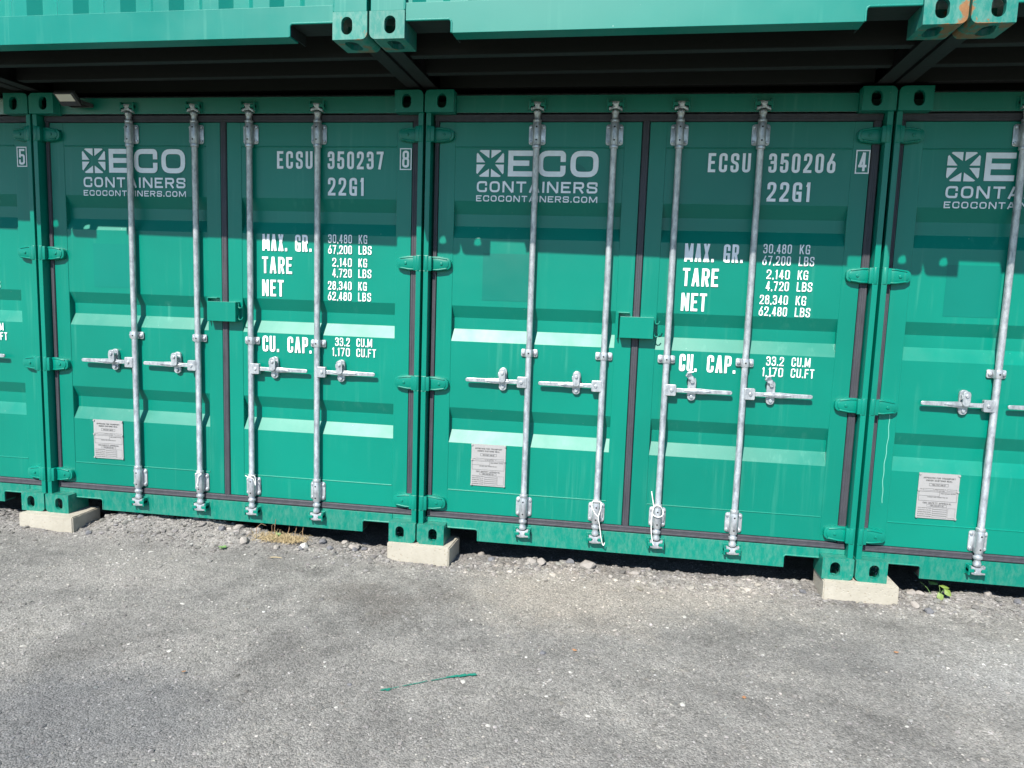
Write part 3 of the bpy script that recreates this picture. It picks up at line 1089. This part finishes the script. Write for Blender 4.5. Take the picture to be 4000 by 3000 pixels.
tag(ups['D'], 'green container stacked on the one with check digit 5', 'shipping container', UG)
tag(ups['A'], 'green container with ribbed end wall, stacked over the doors lettered 350237', 'shipping container', UG)
tag(ups['B'], 'green container with plain end rail, stacked over the doors lettered 350206', 'shipping container', UG)
tag(ups['C'], 'green container with rusty corner at the top right, right of the rust-streaked seam', 'shipping container', UG)

# ------------------------------------------------------------------ concrete pads
def vnoise(x, y, s, seed):
    g = np.random.default_rng(seed).random((128, 128))
    u, v = np.asarray(x) * s + 500, np.asarray(y) * s + 500
    i, j = np.floor(u).astype(int), np.floor(v).astype(int)
    f, h = u - i, v - j
    f, h = f * f * (3 - 2 * f), h * h * (3 - 2 * h)
    q = lambda a, b: g[a % 128, b % 128]
    return (q(i, j) * (1 - f) + q(i + 1, j) * f) * (1 - h) + (q(i, j + 1) * (1 - f) + q(i + 1, j + 1) * f) * h - 0.5

BG = 'concrete blocks under the container corners'
def block(x0, x1, y0, y1, rz, label):
    mb = MB()
    w, d, h = x1 - x0, y1 - y0, 0.135
    import bmesh
    bm = bmesh.new()
    bmesh.ops.create_cube(bm, size=1.0)
    for q in bm.verts:
        q.co = Vector((q.co.x * w, q.co.y * d, (q.co.z + .5) * h))
    bmesh.ops.bevel(bm, geom=bm.edges[:], offset=.006, segments=2, affect='EDGES')
    bmesh.ops.subdivide_edges(bm, edges=bm.edges[:], cuts=9, use_grid_fill=True)
    for q in bm.verts:
        e = sum(1 for a_, b_ in ((abs(q.co.x), w / 2), (abs(q.co.y), d / 2), (q.co.z, h)) if a_ > b_ - .007)
        n1 = float(vnoise(q.co.x + x0, q.co.y * 1.7 + q.co.z, 22, 9)) + float(vnoise(q.co.x + q.co.z, q.co.y + x0, 55, 10)) * .6
        if q.co.z < h - .001 or e > 1:
            k = 1 - max(0, n1) * (.010 if e > 1 else .003)
            q.co.x *= k
            q.co.y *= k
            if e > 1 and q.co.z > h - .007:
                q.co.z -= max(0, n1) * .006
    bm.to_mesh(me_ := bpy.data.meshes.new('concrete_block'))
    bm.free()
    me_.materials.append(M['concrete'])
    o = bpy.data.objects.new('concrete_block', me_)
    C.objects.link(o)
    o.location = ((x0 + x1) / 2, (y0 + y1) / 2, -h - 0.0004)
    o.rotation_euler = (0, 0, rz)
    return tag(o, label, 'concrete block', BG)
block(-2.585, -2.205, -0.062, 0.190, 0.0, 'cream concrete block half buried in gravel under the corner beside check digit 5')
block(-0.166, 0.216, -0.026, 0.205, -0.05, 'cream concrete block under the seam of the containers lettered 350237 and 350206')
block(2.287, 2.671, -0.031, 0.185, 0.0, 'cream concrete block with a broad lit top, under the seam right of the 350206 doors')

# ------------------------------------------------------------------ floodlight on the header
fl = empty('floodlight', (-2.127, 0.058, 2.535))
tag(fl, 'small square floodlight fixed to the header above the left door lettered with a logo', 'floodlight')
ta = math.atan2(0.044, 0.055)
def fl_part(mb, name, mat, parent):
    ca, sa = math.cos(ta), math.sin(ta)
    # local: u across, v from the far lower edge to the near upper edge, w out of the lens
    mb.v = [(u, -0.103 - v * ca - w * sa, -0.036 + v * sa - w * ca) for u, v, w in mb.v]
    return mb.build(name, mat, parent, bevel=0.002)
mb = MB(); mb.box(-.064, .064, -.012, .078, -.024, 0)
for k in range(6):
    mb.box(-.055 + k * .02, -.050 + k * .02, -.005, .070, -.034, -.0245)
hs = fl_part(mb, 'housing', M['housing'], fl)
mb = MB(); mb.box(-.053, .049, .022, .070, .0005, .003); fl_part(mb, 'lens', M['lens'], fl)
mb = MB(); mb.box(-.053, .049, -.004, .020, .0005, .002); fl_part(mb, 'led_driver', M['rubber'], fl)
mb = MB(); mb.box(-.070, -.066, -.10, .0, -.03, -.01); mb.box(.066, .070, -.10, .0, -.03, -.01); mb.box(-.070, .070, -.008, -.0005, -.030, -.010)
mb.build('mounting_bracket', M['housing'], fl, bevel=0.001)

# ------------------------------------------------------------------ ground and gravel
AX = np.array([-9, -5, -3.3, -2.83, -2.6, -2.2, -2.0, -1.37, -0.9, -0.5, -0.2, 0.53, 1.1, 1.5, 2.0, 2.3, 2.7, 3.1, 4.0, 6, 9])
AZ = np.array([0, 0.02, 0.03, 0.045, 0.030, 0.020, 0.095, 0.090, 0.035, 0.004, 0.0, 0.004, 0.006, 0.010, 0.030, 0.02, 0.01, 0.042, 0.02, 0, 0])
def ground_z(x, y):
    x, y = np.asarray(x, float), np.asarray(y, float)
    a = np.interp(x, AX, AZ)
    ridge = a * np.exp(-((y - 0.13) / np.where(y < 0.13, 0.17, 0.13)) ** 2)
    near = np.exp(-((y - 0.12) / 0.22) ** 2)
    z = -0.102 + ridge
    z += vnoise(x, y, 1.1, 1) * 0.016 + vnoise(x, y, 4, 2) * 0.009
    z += (vnoise(x, y, 13, 3) * 0.020 + vnoise(x, y, 30, 4) * 0.012) * (0.25 + near)
    z -= 0.045 * np.clip((y - .17) / .14, 0, 1)
    return z
def axis(lo, hi, step, far):
    core = np.arange(lo, hi + 1e-6, step)
    out = []
    d = step
    p = 0.0
    while p < far:
        d *= 1.5
        p += d
        out.append(p)
    out = np.array(out)
    return np.concatenate([(lo - out)[::-1], core, hi + out])
gx, gy = axis(-4.2, 5.2, 0.022, 150), axis(-3.2, 0.6, 0.022, 150)
X, Y = np.meshgrid(gx, gy)
Z = ground_z(X, Y)
farm = np.maximum(np.maximum(np.abs(X - .5) - 4.7, 0), np.maximum(np.abs(Y + 1.3) - 1.9, 0))
Z = np.where(farm > 0.5, -0.102, Z)
def fast_mesh(name, verts, faces, mat):
    me = bpy.data.meshes.new(name)
    nv, nf, k = len(verts), len(faces), faces.shape[1]
    me.vertices.add(nv)
    me.vertices.foreach_set("co", np.asarray(verts, np.float32).ravel())
    me.loops.add(nf * k)
    me.loops.foreach_set("vertex_index", faces.astype(np.int32).ravel())
    me.polygons.add(nf)
    me.polygons.foreach_set("loop_start", np.arange(0, nf * k, k, dtype=np.int32))
    me.polygons.foreach_set("loop_total", np.full(nf, k, np.int32))
    me.materials.append(mat)
    me.update(calc_edges=True)
    me.validate()
    return me
ny, nx = X.shape
idx = np.arange(ny * nx).reshape(ny, nx)
faces = np.stack([idx[:-1, :-1], idx[:-1, 1:], idx[1:, 1:], idx[1:, :-1]], -1).reshape(-1, 4)
me = fast_mesh('ground', np.stack([X, Y, Z], -1).reshape(-1, 3), faces, M['ground'])
me.polygons.foreach_set("use_smooth", np.ones(len(me.polygons), bool))
ground = bpy.data.objects.new('ground', me)
C.objects.link(ground)
ground['kind'] = 'structure'
ground['label'] = 'grey crushed stone ground of the container yard'

phi = (1 + 5 ** 0.5) / 2
ICO = np.array([(-1, phi, 0), (1, phi, 0), (-1, -phi, 0), (1, -phi, 0), (0, -1, phi), (0, 1, phi), (0, -1, -phi), (0, 1, -phi), (phi, 0, -1), (phi, 0, 1), (-phi, 0, -1), (-phi, 0, 1)])
ICO /= np.linalg.norm(ICO[0])
ICF = np.array([(0, 11, 5), (0, 5, 1), (0, 1, 7), (0, 7, 10), (0, 10, 11), (1, 5, 9), (5, 11, 4), (11, 10, 2), (10, 7, 6), (7, 1, 8), (3, 9, 4), (3, 4, 2), (3, 2, 6), (3, 6, 8), (3, 8, 9), (4, 9, 5), (2, 4, 11), (6, 2, 10), (8, 6, 7), (9, 8, 1)])
def rots(n):
    q = rng.normal(size=(n, 4))
    q /= np.linalg.norm(q, axis=1)[:, None]
    w, x, y, z = q.T
    return np.stack([np.stack([1 - 2 * (y * y + z * z), 2 * (x * y - z * w), 2 * (x * z + y * w)], -1),
                     np.stack([2 * (x * y + z * w), 1 - 2 * (x * x + z * z), 2 * (y * z - x * w)], -1),
                     np.stack([2 * (x * z - y * w), 2 * (y * z + x * w), 1 - 2 * (x * x + y * y)], -1)], 1)
def stones(px, py, rad, sink=0.35):
    n = len(px)
    sc = rng.uniform(0.6, 1.3, (n, 1, 3))
    v = ICO[None] * (1 + rng.uniform(-.28, .22, (n, 12, 1))) * sc
    v = np.einsum('nij,nkj->nki', rots(n), v)
    v[:, :, 2] *= 0.48
    v *= rad[:, None, None]
    z = ground_z(px, py) + rad * 0.48 * (1 - 2 * sink) * 0.6
    v += np.stack([px, py, z], -1)[:, None]
    return v
def in_blocks(px, py):
    m = np.zeros(len(px), bool)
    for x0, x1, y0, y1 in ((-2.585, -2.205, -.062, .19), (-.166, .216, -.026, .205), (2.287, 2.671, -.031, .185)):
        m |= (px > x0 - .004) & (px < x1 + .004) & (py > y0 - .004) & (py < y1 + .004)
    return m
N = 85000
px, py = rng.uniform(-3.9, 4.9, N), rng.uniform(-2.9, 0.55, N)
rad = np.exp(rng.normal(np.log(0.0033), 0.45, N)).clip(0.0015, 0.013)
NE = 7000                                   # coarser stones along the foot of the containers
ex, ey = rng.uniform(-3.9, 4.9, NE), rng.normal(0.045, 0.10, NE)
er = np.exp(rng.normal(np.log(0.0082), 0.45, NE)).clip(0.004, 0.024)
px, py, rad = np.concatenate([px, ex]), np.concatenate([py, ey]), np.concatenate([rad, er])
ok = ~in_blocks(px, py) & (py < .6)
px, py, rad = px[ok], py[ok], rad[ok]
v = stones(px, py, rad)
n = len(px)
faces = (ICF[None] + (np.arange(n) * 12)[:, None, None]).reshape(-1, 3)
me = fast_mesh('gravel', v.reshape(-1, 3), faces, M['stone'])
tint = np.exp(rng.normal(-.05, 0.27, n)).clip(0.4, 1.8) * np.where(rad > .009, .85, 1.0)
white = rng.random(n) < 0.003
tint = np.where(white, rng.uniform(1.5, 2.0, n), tint)
col = np.repeat(np.stack([tint * (1 + rng.normal(0, .02, n)), tint, tint * (1 + rng.normal(0, .03, n)), np.ones(n)], -1), 12, 0)
me.polygons.foreach_set("use_smooth", np.zeros(len(me.polygons), bool))
ca = me.color_attributes.new("tint", 'FLOAT_COLOR', 'POINT')
ca.data.foreach_set("color", col.astype(np.float32).ravel())
gravel = bpy.data.objects.new('gravel', me)
C.objects.link(gravel)
gravel['kind'] = 'stuff'
gravel['label'] = 'loose grey stone chippings strewn over the ground'

# larger stones one can pick out
def stone_obj(x, y, r, mat, label, group, flat=0.7):
    nn = 42
    bpts = []
    for k in range(nn):                     # points over a sphere, pushed in and out to make facets
        zz = 1 - 2 * (k + .5) / nn
        a = k * 2.39996
        bpts.append((math.sqrt(1 - zz * zz) * math.cos(a), math.sqrt(1 - zz * zz) * math.sin(a), zz))
    import bmesh
    bm = bmesh.new()
    sx, sy = random.uniform(.8, 1.35), random.uniform(.7, 1.1)
    for p in bpts:
        k = random.uniform(.72, 1.12) * r
        bm.verts.new((p[0] * k * sx, p[1] * k * sy, p[2] * k * flat))
    bmesh.ops.convex_hull(bm, input=bm.verts[:])
    loose = [q for q in bm.verts if not q.link_faces]
    bmesh.ops.delete(bm, geom=loose, context='VERTS')
    bmesh.ops.recalc_face_normals(bm, faces=bm.faces[:])
    m2 = bpy.data.meshes.new('stone')
    bm.to_mesh(m2)
    bm.free()
    m2.materials.append(mat)
    o = bpy.data.objects.new('stone', m2)
    o.location = (x, y, float(ground_z(x, y)) + r * flat * 0.35)
    o.rotation_euler = (0, 0, random.uniform(0, 6.28))
    C.objects.link(o)
    return tag(o, label, 'stone', group)
GEO = 'larger stones along the foot of the containers'
for x, y, r, mt, lb in ((0.735, 0.115, .036, 'big_stone', 'upright grey stone at the gravel edge under the left 350206 door'),
                        (0.68, 0.10, .030, 'big_stone', 'rounded grey stone leaning against a taller one under the 350206 left door'),
                        (0.905, 0.15, .026, 'dark_stone', 'dark stone with a pale base in the shadow under the 350206 left door'),
                        (1.01, 0.11, .040, 'big_stone', 'angular pyramid-shaped grey stone at the gravel edge below the second locking bar'),
                        (-0.70, 0.0, .034, 'pale_stone', 'pale cream stone at the right end of the dry grass'),
                        (-1.06, -0.045, .036, 'big_stone', 'flat grey stone in the gravel left of and below the dry grass')):
    stone_obj(x, y, r, M[mt], lb, GEO)
for k in range(34):
    x = random.choice((random.uniform(-2.1, -0.3), random.uniform(0.35, 2.2), random.uniform(2.75, 3.6)))
    stone_obj(x, random.gauss(0.06, .06), random.uniform(.016, .030), M[random.choice(('big_stone', 'big_stone', 'dark_stone'))], 'fist-small grey stone in the loose gravel edge below the container sills', GEO)
PG = 'pale pebbles lying on the ground'
for k in range(34):
    while True:
        x, y = random.uniform(-2.2, 3.2), random.uniform(-2.0, -0.1)
        if y > -2.05 + .2 * (x + .8):
            break
    stone_obj(x, y, random.uniform(.006, .0125), M['pale_stone'], 'small pale pebble on the grey ground', PG, .38)

# ------------------------------------------------------------------ small things on the ground
def tufts(name, label, cat, blades, mats, loc):
    root = empty(name, loc)
    tag(root, label, cat)
    return root
# dry grass under the 350237 doors
gz = float(ground_z(-0.87, 0.02))
tf = empty('dry_grass_tuft', (-0.87, 0.03, gz))
tag(tf, 'straw-coloured dead grass tuft with brown stalks under the doors lettered 350237', 'grass tuft')
mb = MB()
for k in range(520):
    bx, by = random.gauss(0.01, .070) if k % 3 else random.uniform(-.15, .15), random.gauss(0.0, .022)
    a = random.uniform(0, 6.28)
    l = random.uniform(.02, .055)
    h = random.uniform(.006, .045)
    p0 = Vector((bx, by, random.uniform(-.004, .012)))
    p1 = p0 + Vector((math.cos(a) * l * .5, math.sin(a) * l * .4, h))
    p2 = p0 + Vector((math.cos(a) * l, math.sin(a) * l * .7, h * random.uniform(.2, .9)))
    mb.tube([p0, p1, p2], [.0016, .0013, .0006], 3, cap=False)
mb.build('dead_blades', M['straw'], tf)
mb = MB()
for x0, y0, pts in ((-.17, .03, ((0, 0, 0), (.004, .0, .06), (.03, .01, .085), (.06, .01, .075))), (-.16, .03, ((0, 0, .01), (.05, -.01, .03), (.11, .0, .025), (.16, .01, 0))),
                    (-.06, .02, ((0, 0, 0), (-.004, .01, .05), (.0, .0, .085), (.018, -.01, .10), (.028, -.01, .088))), (-.05, .02, ((0, 0, 0), (.0, .01, .04), (.006, .02, .12))),
                    (.03, .04, ((0, 0, 0), (.004, .02, .06), (.01, .03, .13))), (.07, .04, ((0, 0, 0), (.01, .02, .06), (.012, .03, .13))), (.13, .03, ((0, 0, 0), (-.004, .02, .05), (.004, .03, .12)))):
    mb.tube([(x0 + a, y0 + b, c) for a, b, c in pts], [.0024 - .0004 * q for q in range(len(pts))], 5)
mb.build('brown_stalk', M['brown'], tf)
mb = MB()
for k in range(10):
    a, e = random.uniform(0, 6.28), random.uniform(.2, 1.2)
    d = Vector((math.cos(a) * math.cos(e), math.sin(a) * math.cos(e) * .6, math.sin(e)))
    s = d.cross(Vector((0, 0, 1))).normalized() * .006
    p = Vector((-.008, -.01, .01)) + d * .01
    mb.add([p, p + d * .022 + s, p + d * .045, p + d * .022 - s], [(0, 1, 2, 3)])
mb.build('green_shoots', M['leafdull'], tf)

def leaf(mb, base, d, up, l, w):
    """a folded leaf with three lobes"""
    d = d.normalized(); s = d.cross(up).normalized(); n = s.cross(d)
    o = [(0, 0), (.25, .30), (.45, .50), (.62, .40), (.80, .30), (1, 0), (.80, -.30), (.62, -.40), (.45, -.5), (.25, -.3)]
    vs = [base + d * (a * l) + s * (b * w) - n * (abs(b) * w * .25) - n * (a * a * l * .2) for a, b in o] + [base + d * (.5 * l) - n * (.25 * l * .2)]
    mb.add(vs, [(i, (i + 1) % 10, 10) for i in range(10)])
sp = empty('leafy_sprig', (2.92, 0.085, float(ground_z(2.92, 0.085))))
sp.scale = (.82, .82, .82)
tag(sp, 'small sprig of bright green lobed leaves in front of the shadow under the rightmost doors', 'sprig')
mb = MB()
for pts in (((0, 0, 0), (-.005, .0, .03), (-.014, -.005, .05)), ((.004, 0, 0), (.012, -.002, .05), (.028, -.004, .075)), ((0, 0, 0), (.002, .004, .055), (-.004, .01, .088)), ((-.03, .03, .0), (-.06, .05, .05), (-.10, .07, .08))):
    mb.tube(pts, .0012, 5)
mb.build('stem', M['leafdull'], sp)
mb = MB(); leaf(mb, Vector((-.012, -.006, .045)), Vector((.25, -.5, -.55)), Vector((-.3, -.6, .7)), .055, .045); mb.build('leaf', M['leaf'], sp)
mb = MB(); leaf(mb, Vector((.024, -.004, .075)), Vector((.55, -.5, -.5)), Vector((-.1, -.5, .8)), .06, .05); mb.build('leaf', M['leaf'], sp)
mb = MB(); leaf(mb, Vector((-.006, .008, .087)), Vector((1, -.25, .05)), Vector((0, -.35, .9)), .062, .036); mb.build('leaf', M['leaf'], sp)
mb = MB(); leaf(mb, Vector((.0, .03, .085)), Vector((-.3, .4, .1)), Vector((0, -.3, .9)), .07, .06); mb.build('leaf', M['leafdull'], sp)
wd = empty('weed_seedling', (-1.155, -0.125, float(ground_z(-1.155, -.125))))
tag(wd, 'tiny green seedling on the gravel left of the dry grass', 'seedling')
mb = MB()
for k in range(9):
    a = k * .7
    leaf(mb, Vector((0, 0, .006 + .003 * (k % 3))), Vector((math.cos(a), math.sin(a), .45)), Vector((0, 0, 1)), .026, .014)
mb.build('rosette', M['leafdull'], wd)

# streak of spilt green paint
mb = MB()
p0, p1 = Vector((0.275, -1.415)), Vector((0.612, -1.225))
dv = (p1 - p0).normalized()
for k in range(170):
    u = (k + random.random()) / 170
    fat = u > .70 or u < .09
    if not fat and math.sin(u * 61) + math.sin(u * 23) < -1.1:
        continue
    for q in range(3 if fat else 1):
        if fat and random.random() < .55:
            continue
        w = .0085 if fat else .0012
        c = p0.lerp(p1, u) + Vector((random.gauss(0, w * .5), random.gauss(0, w * .5)))
        c.y += .012 * math.sin(u * math.pi)
        rr = random.uniform(.002, .0055) if fat else random.uniform(.0016, .0030)
        z = float(ground_z(c.x, c.y)) + .0042 + .00002 * k
        pts = []
        for j in range(7):
            a = 6.283 * j / 7
            ra = rr * random.uniform(.6, 1.2)
            e = Vector((math.cos(a) * 1.9, math.sin(a))) * ra
            pts.append((c.x + e.x * dv.x - e.y * dv.y, c.y + e.x * dv.y + e.y * dv.x, z + random.uniform(-.0004, .0008)))
        mb.add(pts + [(c.x, c.y, z + .001)], [(i, (i + 1) % 7, 7) for i in range(7)])
tag(mb.build('paint_streak', M['spill'], None), 'thin streak of spilt green paint on the ground in the foreground', 'paint mark')
st_ = empty('straw_stalk', (-0.78, -0.20, float(ground_z(-0.78, -.20)) + .006), 0.1)
tag(st_, 'single dry straw stalk lying on the gravel in front of the dry grass', 'straw')
mb = MB(); mb.tube([(-.035, 0, .002), (0, .003, .004), (.038, -.002, .002)], [.0022, .0024, .0012], 6); mb.build('stalk', M['straw'], st_)
for x, y, m_, lb in ((1.016, -.935, 'orange', 'orange scrap of dry leaf on the ground below the 350206 doors'), (1.70, -1.18, 'orange', 'tan scrap of dry leaf on the ground at the lower right'),
                     (-0.55, -1.45, 'orange', 'brown leaf scrap on the ground at the lower left'), (2.45, -.62, 'orange', 'rusty leaf scrap on the ground in front of the right concrete block')):
    mb = MB()
    leaf(mb, Vector((0, 0, 0)), Vector((random.uniform(-1, 1), random.uniform(-1, 1), .15)), Vector((0, 0, 1)), .026, .018)
    o = mb.build('dry_leaf', M[m_], None)
    o.location = (x, y, float(ground_z(x, y)) + .008)
    tag(o, lb, 'leaf', 'dry leaf scraps on the ground')
stone_obj(0.867, -0.975, .017, M['dark_stone'], 'dark oval pebble lying on the ground in mid foreground', None, .5)
stone_obj(0.131, -1.393, .010, M['dark_stone'], 'small black stone left of the green paint streak', None, .6)

# ------------------------------------------------------------------ cords tied round the lower bar brackets
CG = 'white cords tied round locking bars'
def cord(x, pts, label, rad=.0026):
    mb = MB()
    sm = []
    P = [Vector(p) for p in pts]
    for i in range(len(P) - 1):              # Catmull-Rom through the points
        a, b, c, d = P[max(i - 1, 0)], P[i], P[i + 1], P[min(i + 2, len(P) - 1)]
        for k in range(5):
            u = k / 5
            sm.append(.5 * ((2 * b) + (c - a) * u + (2 * a - 5 * b + 4 * c - d) * u * u + (-a + 3 * b - 3 * c + d) * u ** 3))
    sm.append(P[-1])
    mb.tube(sm, rad, 6)
    o = mb.build('cord', M['cord'], None, smooth=True)
    o.location = (x, 0, 0)
    return tag(o, label, 'cord', CG)
xb = lambda n, k: n * PITCH + .005 + BARS[k]
cord(xb(0, 1), [(.020, .030, .325), (-.006, .024, .33), (-.026, .034, .318), (-.020, .022, .285), (.012, .016, .245), (.028, .03, .30), (.024, .034, .326), (.026, .024, .290), (.014, .016, .240), (.022, .018, .20), (.034, .022, .13), (.044, .026, .085), (.052, .028, .075), (.056, .03, .09)],
     'white cord looped and knotted on the second locking bar of the 350206 doors')
cord(xb(0, 2), [(-.040, .045, .405), (-.026, .030, .335), (-.024, .024, .325), (-.030, .024, .285), (-.004, .016, .268), (.026, .024, .275), (.028, .034, .30), (.010, .026, .328), (-.022, .024, .322), (-.032, .026, .25), (-.030, .024, .18), (-.022, .022, .13), (-.014, .024, .10)],
     'white cord with a stiff upright end on the third bar of the 350206 doors')
cord(xb(-1, 1), [(-.018, .026, .315), (.002, .022, .322), (.020, .03, .316), (.006, .022, .30), (.002, .019, .27), (-.004, .018, .245), (.004, .020, .235)],
     'short white cord hanging on the second locking bar of the 350237 doors', .0022)
cord(xb(-1, 2), [(-.034, .034, .325), (-.010, .022, .322), (.020, .028, .33), (.032, .03, .315), (.034, .028, .27), (.022, .024, .31), (-.014, .022, .316)],
     'short white cord wound round the third locking bar of the 350237 doors', .0022)
